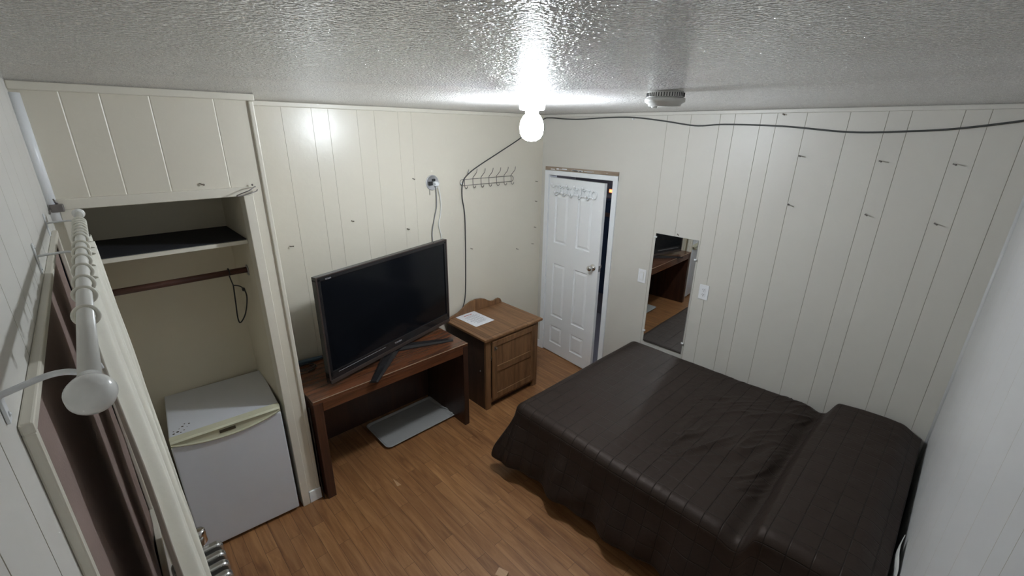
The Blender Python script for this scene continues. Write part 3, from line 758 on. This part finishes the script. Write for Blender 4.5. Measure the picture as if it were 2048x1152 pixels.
mb = MB(); mb.box((-.055, -TWh+.06, TZ0+.03), (-.018, TWh-.06, TZ1-.03), .012); mb.box((-.09, -TWh+.2, TZ0+.03), (-.056, TWh-.2, TZ1-.2), .012); mb.build('back_cover', M['tv_back'], tv, local=True)
mb = MB(); mb.box((.0202, -TWh+.07, TZ0+.056), (.0208, -.12, TZ0+.0585)); mb.build('accent_line', M['silver'], tv, local=True)
rot = Matrix(((0, 0, 1, 0), (1, 0, 0, 0), (0, 1, 0, 0), (0, 0, 0, 1)))
text_mesh('TOSHIBA', .017, Matrix.Translation((.0206, 0.0, TZ0+.050)) @ rot, M['silver'], 'maker_name', tv)
text_mesh('REGZA', .013, Matrix.Translation((.0206, -TWh+.085, TZ1-.024)) @ rot, M['silver'], 'series_name', tv)
# V stand: neck and two blades
mb = MB(); mb.box((-.05, -.10, .008), (-.019, .10, .16), .006); mb.build('neck', M['tv_bezel'], tv, local=True)
for sg, tip in ((-1, (.20, -.40)), (1, (.235, .36))):
    mb = MB()
    a = Vector((-.04, 0.0, 0)); b = Vector((tip[0], tip[1], 0)); d = (b-a).normalized(); nn = Vector((-d.y, d.x, 0))
    secs = 10; rows_ = []
    for k in range(secs+1):
        t = k/secs; p = a+(b-a)*t; w_ = .055*(1-t)+.026*t; h_ = .026*(1-t)+.012*t
        rows_.append([mb.bm.verts.new(p+nn*w_*s_+Vector((0, 0, z_))) for s_, z_ in ((-1, .001), (-1, h_*.5), (-.55, h_), (.55, h_), (1, h_*.5), (1, .001))])
    for r0, r1 in zip(rows_[:-1], rows_[1:]):
        for k in range(6): mb.bm.faces.new((r0[k], r0[(k+1) % 6], r1[(k+1) % 6], r1[k]))
    mb.bm.faces.new(rows_[0][::-1]); mb.bm.faces.new(rows_[-1])
    mb.build('stand_foot', M['tv_bezel'], tv, local=True)

# ------------------------------------------------------------------ night table
nx0, nx1, ny0, ny1, nz = .030, .590, -1.250, -.565, .690
ns = thing('night_table', 'small brown oak cabinet with one door in the room corner', 'cabinet', (.30, -.91, 0))
mb = MB(); mb.box((nx0, ny0, nz-.022), (nx1, ny1, nz), .004, 3); mb.build('cabinet_top', M['oak'], ns)
mb = MB()   # inlaid border line on the top
for a, b in (((nx0+.02, ny0+.035), (nx1-.035, ny0+.038)), ((nx1-.038, ny0+.035), (nx1-.035, ny1-.02))):
    mb.box((a[0], a[1], nz+.0001), (b[0], b[1], nz+.0006))
mb.build('inlay_line', M['oak_dark'], ns)
# curved backsplash
prof = [(-1.235, 0), (-1.205, .012), (-1.16, .022), (-1.11, .034), (-1.06, .062), (-1.02, .088), (-.97, .106), (-.905, .114), (-.84, .106), (-.79, .088), (-.75, .062), (-.715, .046), (-.68, .044), (-.65, .052), (-.62, .056), (-.60, .046), (-.585, .022), (-.58, 0)]
mb = MB(); mb.prism(prof, lambda u, v, d: (d, u, nz+.0005+v), nx0, nx0+.018, .002); mb.build('backsplash', M['oak_v'], ns)
bx1 = .566; by0, by1 = -1.225, -.600
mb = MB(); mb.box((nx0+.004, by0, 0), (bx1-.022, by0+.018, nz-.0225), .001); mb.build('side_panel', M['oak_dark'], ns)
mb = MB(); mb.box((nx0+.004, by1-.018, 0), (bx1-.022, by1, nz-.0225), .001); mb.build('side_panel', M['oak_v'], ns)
mb = MB(); mb.box((bx1-.022, by0, 0), (bx1, by0+.055, nz-.0225), .002); mb.box((bx1-.022, by1-.055, 0), (bx1, by1, nz-.0225), .002)
mb.box((bx1-.022, by0+.055, nz-.055), (bx1-.001, by1-.055, nz-.0225), .001); mb.box((bx1-.022, by0+.055, .055), (bx1-.001, by1-.055, .085), .001); mb.build('face_frame', M['oak_v'], ns)
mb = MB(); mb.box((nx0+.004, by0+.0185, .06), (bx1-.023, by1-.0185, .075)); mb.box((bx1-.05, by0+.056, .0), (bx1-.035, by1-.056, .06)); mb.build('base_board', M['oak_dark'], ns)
mb = MB()
dy0, dy1, dz0, dz1 = by0+.062, by1-.052, .088, nz-.045
st = .048
mb.box((bx1+.001, dy0, dz0), (bx1+.019, dy0+st, dz1), .002); mb.box((bx1+.001, dy1-st, dz0), (bx1+.019, dy1, dz1), .002)
mb.box((bx1+.001, dy0+st, dz1-st), (bx1+.0185, dy1-st, dz1), .002); mb.box((bx1+.001, dy0+st, dz0), (bx1+.0185, dy1-st, dz0+.052), .002)
mid = (dz0+dz1)/2+.008
mb.box((bx1+.001, dy0+st, mid-.028), (bx1+.0185, dy1-st, mid+.028), .002)
mb.box((bx1+.001, dy0+st, dz0+.04), (bx1+.009, dy1-st, dz1-st+.01))
nd = mb.build('cabinet_door', M['oak_v'], ns)
mb = MB(); mb.box((bx1+.0192, dy0+.012, dz1-.085), (bx1+.021, dy0+.032, dz1-.045), .001); mb.lathe([(.004, 0), (.004, .010), (.009, .014), (.009, .020), (.001, .023)], (bx1+.020, dy0+.022, dz1-.058), 'X', 14); tag(mb.build('knob', M['nail'], nd), 'small dark metal pull')
mb = MB(); mb.lathe([(.006, 0), (.004, .005), (.001, .006)], (.49, by0, .36), (0, -1, 0), 10); mb.build('peg', M['dull_metal'], ns)
# paper
ang_p = R(0)
pp = thing('paper_sheet', 'white printed sheet of paper with a red heading on the cabinet', 'paper', (.19, -1.035, nz+.001), R(2))
mb = MB(); mb.grid(lambda u, v: (-.142+.284*u, -.109+.218*v, .0012+.0012*math.sin(3*u+2*v)), 8, 6); mb.build('sheet', M['paper'], pp, local=True)
mb = MB()
def dashes(mb, u, v0, v1, h, seed, lo=.008, hi=.022):
    rnd = random.Random(seed); v = v0
    while v < v1:
        w_ = rnd.uniform(lo, hi); e = min(v+w_, v1)
        z = .0034
        mb.quad((u, v, z), (u+h, v, z), (u+h, e, z), (u, e, z)); v = e+.004
dashes(mb, -.105, -.045, .045, .011, 1, .02, .04); tag(mb.build('red_heading', M['red_ink'], pp, local=True), 'red heading line')
mb = MB()
for k, (u, a, b) in enumerate([(-.075, -.04, .05), (-.060, -.07, .075), (-.045, -.06, .07), (-.020, -.075, .075), (-.005, -.05, .06), (.018, -.07, .07), (.033, -.075, .075), (.056, -.06, .06), (.072, -.04, .07), (.088, -.05, .05)]): dashes(mb, u, a, b, .0045, 10+k)
mb.build('printed_lines', M['ink'], pp, local=True)

# ------------------------------------------------------------------ mirror, switch, outlet
mr = thing('wall_mirror', 'tall frameless mirror fixed to the back wall beside the bed', 'mirror', (1.652, -.003, .545), R(1.15))
mb = MB(); mb.box((-.350, -.005, 0), (0, -.001, .973)); mb.build('glass', M['mirror'], mr, local=True)
mb = MB(); mb.box((-.350, -.0008, 0), (0, .0008, .973)); mb.build('backing', M['dark'], mr, local=True)
for x, z in ((-.350, .943), (0, .82), (-.350, .10), (0, .10)):
    s_ = -1 if x < -.1 else 1
    mb = MB(); mb.box((x-.010*s_, -.011, z-.007), (x+.012*s_, -.0055, z+.007), .002); mb.lathe([(.006, 0), (.005, .008), (.001, .009)], (x+.006*s_, -.011, z), (0, -1, 0), 10); mb.build('clip', M['white_plastic'], mr, local=True)
def plate(x, z, name, label, cat):
    t = thing(name, label, cat, (x, 0, z))
    mb = MB(); mb.box((x-.037, -.006, z-.060), (x+.037, -.0005, z+.060), .003); mb.build('cover_plate', M['white_plastic'], t); return t
t = plate(1.213, 1.125, 'light_switch', 'white rocker light switch left of the mirror', 'switch')
mb = MB(); mb.box((1.213-.017, -.0105, 1.125-.034), (1.213+.017, -.0062, 1.125+.034), .002); mb.build('rocker', M['white_plastic'], t)
mb = MB(); mb.box((1.213-.019, -.0064, 1.125-.036), (1.213+.019, -.0060, 1.125+.036)); mb.build('seam', M['groove_light'], t)
t = plate(1.753, 1.124, 'wall_outlet', 'white double wall outlet right of the mirror', 'outlet')
for dz in (.020, -.020):
    mb = MB(); mb.prism(rr(1.753-.017, 1.753+.017, 1.124+dz-.015, 1.124+dz+.015, .008, 4), lambda u, v, d: (u, d, v), -.009, -.0062, .001); q = mb.build('receptacle', M['white_plastic'], t)
    mb = MB()
    for u in (-.007, .007): mb.box((1.753+u-.0015, -.0097, 1.124+dz-.001), (1.753+u+.0015, -.0092, 1.124+dz+.008))
    mb.lathe([(.003, 0), (.003, .0006)], (1.753, -.0092, 1.124+dz-.008), (0, -1, 0), 8); mb.build('slots', M['slot'], q)

# ------------------------------------------------------------------ bed
bed = thing('bed', 'double bed against the back wall under a brown quilt', 'bed', (2.2, -.75, 0))
BX0, BX1, BY0, BY1 = 1.24, 3.15, -1.44, -.035
mb = MB(); mb.prism(rr(BX0, BX1, BY0, BY1, .06, 5), lambda u, v, d: (u, v, d), .30, .515, .02); mb.build('mattress', M['mattress'], bed)
mb = MB(); mb.box((BX0+.02, BY0+.02, .14), (BX1, BY1-.01, .298), .01); mb.build('box_spring', M['box'], bed)
for x in (BX0+.08, 2.2, BX1-.08):
    for y in (BY0+.08, BY1-.08):
        mb = MB(); mb.tube([(x, y, 0), (x, y, .139)], .02, 12); mb.build('leg', M['black_wire'], bed)
# quilt
def fbm(x, y, s, seed=0.0): return noise.noise(Vector((x*s, y*s, seed)))
Q_X0, Q_Y0 = 1.262, -1.458
ZT = .535; DROP = .415; QL = .42
def smooth(t): t = max(0, min(1, t)); return t*t*(3-2*t)
def topz(x, y):
    z = ZT + .012*smooth((x-1.9)/.8)
    front = smooth((-y)/1.4)
    # pillow end
    p = smooth((x-(2.70+.02*math.sin(y*3)-.03*front))/.06)
    crown = .115*(1-.25*((x-3.0)/.3)**2) if x > 2.6 else 0
    z += p*max(crown, .0)*(1-.25*smooth((-.12-y)/-.12)*0)
    z += p*.012*front
    z -= .05*smooth((x-3.06)/.12)*p
    # dip right before the pillow
    z -= .022*math.exp(-((x-2.66-.0)/.045)**2)
    # diagonal wrinkles fanning out from the pillow edge
    wr_ = smooth((x-1.85)/.35)*smooth((2.74-x)/.12)*(.25+.75*smooth((y+1.42)/.3))
    a = x*.52+(y)*.85; b = x*.85-y*.52
    wx = noise.noise(Vector((x*2.3, y*2.3, 21)))*.10; wy = noise.noise(Vector((x*5, y*5, 31)))*.03
    bb = b+wx+wy
    msk = max(0, .35+noise.noise(Vector((x*2.6, y*2.6, 9))))
    ridg = 1-abs(noise.noise(Vector((a*1.6, bb*8.5, 3.1))))*2
    z += wr_*.022*max(0, ridg)**4*smooth((-y+.02)/.15)*msk
    z += wr_*.006*noise.noise(Vector((a*3, bb*13, 7.7)))*(.4+msk)
    ridg2 = 1-abs(noise.noise(Vector((a*2.4, bb*17, 13.1))))*2
    z += wr_*.009*max(0, ridg2)**4*max(0, .4-noise.noise(Vector((x*3, y*3, 4))))
    z += .004*fbm(x, y, 3, 1)+.0012*fbm(x, y, 18, 2)
    z += p*.003*noise.noise(Vector((a*5, b*12, 1.7)))
    # rounded border at the wall side
    z -= .03*smooth((y+.075)/.075)
    return z
def qpoint(u, v):
    ox = max(0, Q_X0-u); oy = max(0, Q_Y0-v)
    x = max(u, Q_X0); y = max(v, Q_Y0)
    z = topz(x, y)
    m = max(ox, oy)
    if m <= 0: return Vector((min(x, 3.172), y, z))
    rad = .065
    if m < rad*PI/2: a = m/rad; out = rad*math.sin(a); dz = rad*(1-math.cos(a))
    else: e = m-rad*PI/2; out = rad; dz = rad+e
    t = smooth(max(0, m-rad)/QL)
    side = x if oy >= ox else y
    foldp = math.sin(side*(15 if oy >= ox else 13)+1.3)+.5*math.sin(side*31+.4)+.6*noise.noise(Vector((side*5, 0, 4)))
    out += t*((.095 if oy >= ox else .045)+.022*foldp)+.012*t*noise.noise(Vector((u*9, v*9, 5)))
    out += .004*noise.noise(Vector((u*9, v*9, 8)))*min(1, m/.15)
    if ox > 0 and oy > 0:
        ph = math.atan2(oy, ox); cb = math.sin(2*ph)**2
        out += t*.03*cb*(1+.8*math.sin(ph*8))
        dxn, dyn = math.cos(ph), math.sin(ph)
        # keep the corner from shrinking
    elif ox > 0: dxn, dyn = 1, 0
    else: dxn, dyn = 0, 1
    return Vector((x-out*dxn, y-out*dyn, max(.03, z-dz+.012*t*noise.noise(Vector((side*4, 2, 2))))))
mb = MB()
nu, nv = 320, 250
u0, u1, v0, v1 = Q_X0-.44, 3.170, Q_Y0-.45, -.012
vs = mb.grid(lambda a, b: qpoint(u0+(u1-u0)*a, v0+(v1-v0)*b), nu, nv)
uvl = mb.bm.loops.layers.uv.new('UVMap')
idx = {}
for i in range(nu+1):
    for j in range(nv+1): idx[vs[i][j]] = (u0+(u1-u0)*i/nu, v0+(v1-v0)*j/nv)
for f in mb.bm.faces:
    for lp in f.loops: lp[uvl].uv = idx[lp.vert]
for f in mb.bm.faces:
    pass
qo = mb.build('quilt', M['quilt'])
bm_fix = qo.data
tag(qo, 'dark brown stitched quilt draped over the bed and the pillow end', 'quilt')
so = qo.modifiers.new('thickness', 'SOLIDIFY'); so.thickness = .006; so.offset = -1
# white sheet edge beside the head wall
mb = MB(); mb.grid(lambda a, b: (3.187+.005*math.sin(a*9+b*4), -1.50+.42*a, .30+.37*b), 20, 10)
o = mb.build('sheet', M['mattress'], bed); tag(o, 'white sheet edge showing between the bed head and the wall')
so = o.modifiers.new('thickness', 'SOLIDIFY'); so.thickness = .003

# ------------------------------------------------------------------ window, curtain rod, curtains
win = thing('window_1', 'window with cream casing covered by brown cloth behind the curtain', 'window', ((WX0+WX1)/2, -L, WZ0), kind='structure')
mb = MB(); cw = .015
mb.box((WX0-cw, -L, WZ1-.002), (WX1+cw, -L+.015, WZ1+cw), .003); mb.box((WX0-cw, -L, WZ0-cw), (WX1+cw, -L+.022, WZ0+.002), .003)
mb.box((WX0-cw, -L, WZ0), (WX0+.002, -L+.014, WZ1), .003); mb.box((WX1-.002, -L, WZ0), (WX1+cw, -L+.014, WZ1), .003); mb.build('casing', M['trim'], win)
mb = MB(); frame(mb, 0, 0, 0, 0, 0, 0, 0, 0) if False else None
mb.box((WX0, -L-.05, WZ0), (WX1, -L-.045, WZ1)); mb.build('pane', M['dark'], win)
mb = MB(); mb.grid(lambda a, b: (WX0+.003+(WX1-WX0-.006)*a, -L-.004+.003*math.sin(a*23)+.004*noise.noise(Vector((a*9, b*5, 0))), WZ0+.002+(WZ1-WZ0-.004)*b), 60, 20)
o = mb.build('window_cloth', M['blind']); tag(o, 'mauve brown cloth covering the window inside its casing', 'blind')
so = o.modifiers.new('thickness', 'SOLIDIFY'); so.thickness = .002

RY = -3.345
ra, rb = Vector((.83, RY, 1.990)), Vector((2.385, RY, 2.010))
cr_ = thing('curtain_rod', 'thick cream curtain rod with white ball ends above the window', 'curtain rod', (1.6, -L, 1.99))
mb = MB(); mb.tube([ra, (ra+rb)/2, rb], .0110, 24); mb.build('pole', M['rod'], cr_)
for p, s_ in ((rb, 1), (ra, -1)):
    ax = Vector((s_, 0, 0))
    k_ = .70 if s_ > 0 else .55
    mb = MB(); mb.lathe([(r_*k_, h_*k_) for r_, h_ in [(.0185, -.012), (.0185, .004), (.016, .010), (.020, .016), (.029, .026), (.0325, .040), (.030, .056), (.020, .068), (.008, .073), (.001, .074)]], p, ax, 32)
    mb.build('finial', M['finial'], cr_)
for x in (.90, 1.48, 2.30):
    z = 1.99+.0117*(x-.83)
    mb = MB()
    mb.tube(spline([(x+(.02 if x > 2 else 0), -L+.002, z-.012), (x, RY-.045, z-.010), (x, RY-.025, z-.010), (x, RY-.008, z-.0165), (x, RY+.010, z-.014)], 6), .0042 if x > 2 else .003, 8)
    mb.box((x-.008, -L+.0003, z-.055), (x+.008, -L+.004, z+.02), .001)
    for dz in (-.045, .01): mb.lathe([(.004, 0), (.001, .002)], (x, -L+.004, z+dz), 'Y', 8)
    mb.build('bracket', M['white_trim'], cr_)

def curtain(name, label, xa, xb, ztop, zbot, amp0, amp1, waves, y0, y1, ringx, phase=0, shift=0.0):
    root = thing(name, label, 'curtain', ((xa+xb)/2, RY, zbot), group=None)
    def fn(a, b):
        t = 1-b                                    # 0 at top
        x = xa+(xb-xa)*a + shift*t*(a)
        ph = a*waves*2*PI+phase
        amp = amp0+(amp1-amp0)*min(1, t*1.5)
        y = y0+(y1-y0)*t + amp*math.sin(ph+.5*math.sin(t*3)) + .3*amp*math.sin(2.3*ph+1+t*2) + .004*noise.noise(Vector((x*12, b*5, phase)))
        x += .3*amp*math.cos(ph*1.0)
        return (x, y, zbot+(ztop-zbot)*b - .004*abs(math.sin(ph))*(1-t))
    mb = MB(); mb.grid(fn, int(90*waves/4)+60, 40); o = mb.build('cloth', M['cloth'], root)
    so = o.modifiers.new('thickness', 'SOLIDIFY'); so.thickness = .0025
    for x in ringx:
        z = 1.99+.0117*(x-.83)-.0018
        mb = MB(); mb.torus((x, RY, z), (1, random.uniform(-.12, .12), random.uniform(-.1, .25)), .0150, .0034, 26, 8)
        mb.torus((x+.002, RY+.004, z-.021), (0, 1, 0), .006, .0015, 12, 6)
        mb.build('ring', M['ring'], root)
    return root
curtain('curtain', 'cream curtain panel bunched at the far closet end of the rod', 1.0, 1.36, 1.945, .63, .014, .022, 3.5, -3.340, -3.322, [1.02, 1.07, 1.12, 1.18, 1.24, 1.30, 1.36], .4)
curtain('curtain', 'cream curtain panel hanging along the near half of the rod', 1.43, 2.03, 1.965, .63, .010, .022, 4.5, -3.342, -3.315, [1.48, 1.57, 1.66, 1.77, 1.88, 1.97, 2.10], 1.9)

# ------------------------------------------------------------------ radiator
rad = thing('radiator', 'silver finned radiator standing below the curtain', 'radiator', (1.6, -3.31, 0))
xs = [1.150+.060*k for k in range(14)]
sec = None
for k, x in enumerate(xs):
    mb = MB()
    mb.prism(rr(-3.405, -3.222, .10, .605, .028, 5), lambda u, v, d, x=x: (x+d, u, v), -.0165, .0165, .008)
    mb.build('section', M['radiator'], rad)
mb = MB(); mb.tube([(xs[0]-.03, -3.315, .572), (xs[-1]+.03, -3.315, .572)], .024, 16); mb.tube([(xs[0]-.03, -3.315, .14), (xs[-1]+.03, -3.315, .14)], .022, 16); mb.build('header_tube', M['radiator'], rad)
for x in (xs[0], xs[-1]):
    for y in (-3.37, -3.25):
        mb = MB(); mb.box((x-.012, y-.012, 0), (x+.012, y+.012, .101), .002); mb.build('foot', M['radiator'], rad)

mb = MB(); mb.lathe([(.024, 0), (.026, .004), (.026, .062), (.022, .068), (.001, .069)], (1.085, -3.290, .585), 'Z', 24); mb.tube([(1.085, -3.290, 0), (1.085, -3.290, .585)], .011, 12); mb.tube([(1.085, -3.29, .572), (1.12, -3.315, .572)], .012, 10)
tag(mb.build('valve', M['chrome'], rad), 'chrome radiator valve')

# ------------------------------------------------------------------ small wooden block on the floor
mb = MB()
ca = R(20)
fnb = lambda u, v, d: (1.775+u*math.cos(ca)-v*math.sin(ca), -2.143+u*math.sin(ca)+v*math.cos(ca), d)
mb.prism([(-.03, -.024), (.03, -.024), (.03, .024), (-.03, .024)], fnb, 0, .035, .002)
tag(mb.build('wooden_block', M['block']), 'small pale wooden block on the laminate floor', 'block')
mb = MB()
q0 = Vector((1.245, -2.172, .0004))
mb.prism([(0, 0), (.094, .015), (.086, -.012)], lambda u, v, d: (.723+u, -2.217+v, d), .0001, .0012)
tag(mb.build('wood_splinter', M['block']), 'small pale triangular splinter on the floor in front of the desk', 'splinter')

# ------------------------------------------------------------------ world, camera, colour
w = bpy.data.worlds.new('World'); bpy.context.scene.world = w; w.use_nodes = True
w.node_tree.nodes['Background'].inputs[0].default_value = (.02, .025, .035, 1); w.node_tree.nodes['Background'].inputs[1].default_value = .1
hl = bpy.data.lights.new('hallway_fill', 'POINT'); hl.energy = 16; hl.color = (.8, .85, 1); hl.shadow_soft_size = .1  # added fill with no visible lamp, brightens the hallway behind the door gap
ho = bpy.data.objects.new('hallway_fill', hl); ho.location = (1.55, .8, 2.25); C.objects.link(ho)

cam = bpy.data.cameras.new('camera'); co = bpy.data.objects.new('camera', cam); C.objects.link(co)
yaw, pitch, roll, F = CAMQ = (-.8077, -.3443, .0120, 873.09)
f = Vector((math.sin(yaw)*math.cos(pitch), math.cos(yaw)*math.cos(pitch), math.sin(pitch)))
s = f.cross(Vector((0, 0, 1))).normalized(); u = s.cross(f)
s2 = s*math.cos(roll)+u*math.sin(roll); u2 = -s*math.sin(roll)+u*math.cos(roll)
mw = Matrix((( s2.x, u2.x, -f.x, 3.0327), (s2.y, u2.y, -f.y, -3.2953), (s2.z, u2.z, -f.z, 2.2877), (0, 0, 0, 1)))
co.matrix_world = mw
cam.sensor_width = 36; cam.sensor_fit = 'HORIZONTAL'; cam.lens = 36*F/2048; cam.clip_start = .01
sc = bpy.context.scene
sc.camera = co
sc.view_settings.view_transform = 'Standard'; sc.view_settings.look = 'None'; sc.view_settings.gamma = 1; sc.view_settings.use_curve_mapping = False
sc.view_settings.exposure = 0.0
sc.cycles.max_bounces = 9; sc.cycles.diffuse_bounces = 6; sc.cycles.sample_clamp_indirect = 0
sc.cycles.use_denoising = True; sc.cycles.use_adaptive_sampling = True; sc.cycles.adaptive_threshold = .02; sc.cycles.blur_glossy = .22; sc.cycles.caustics_reflective = True
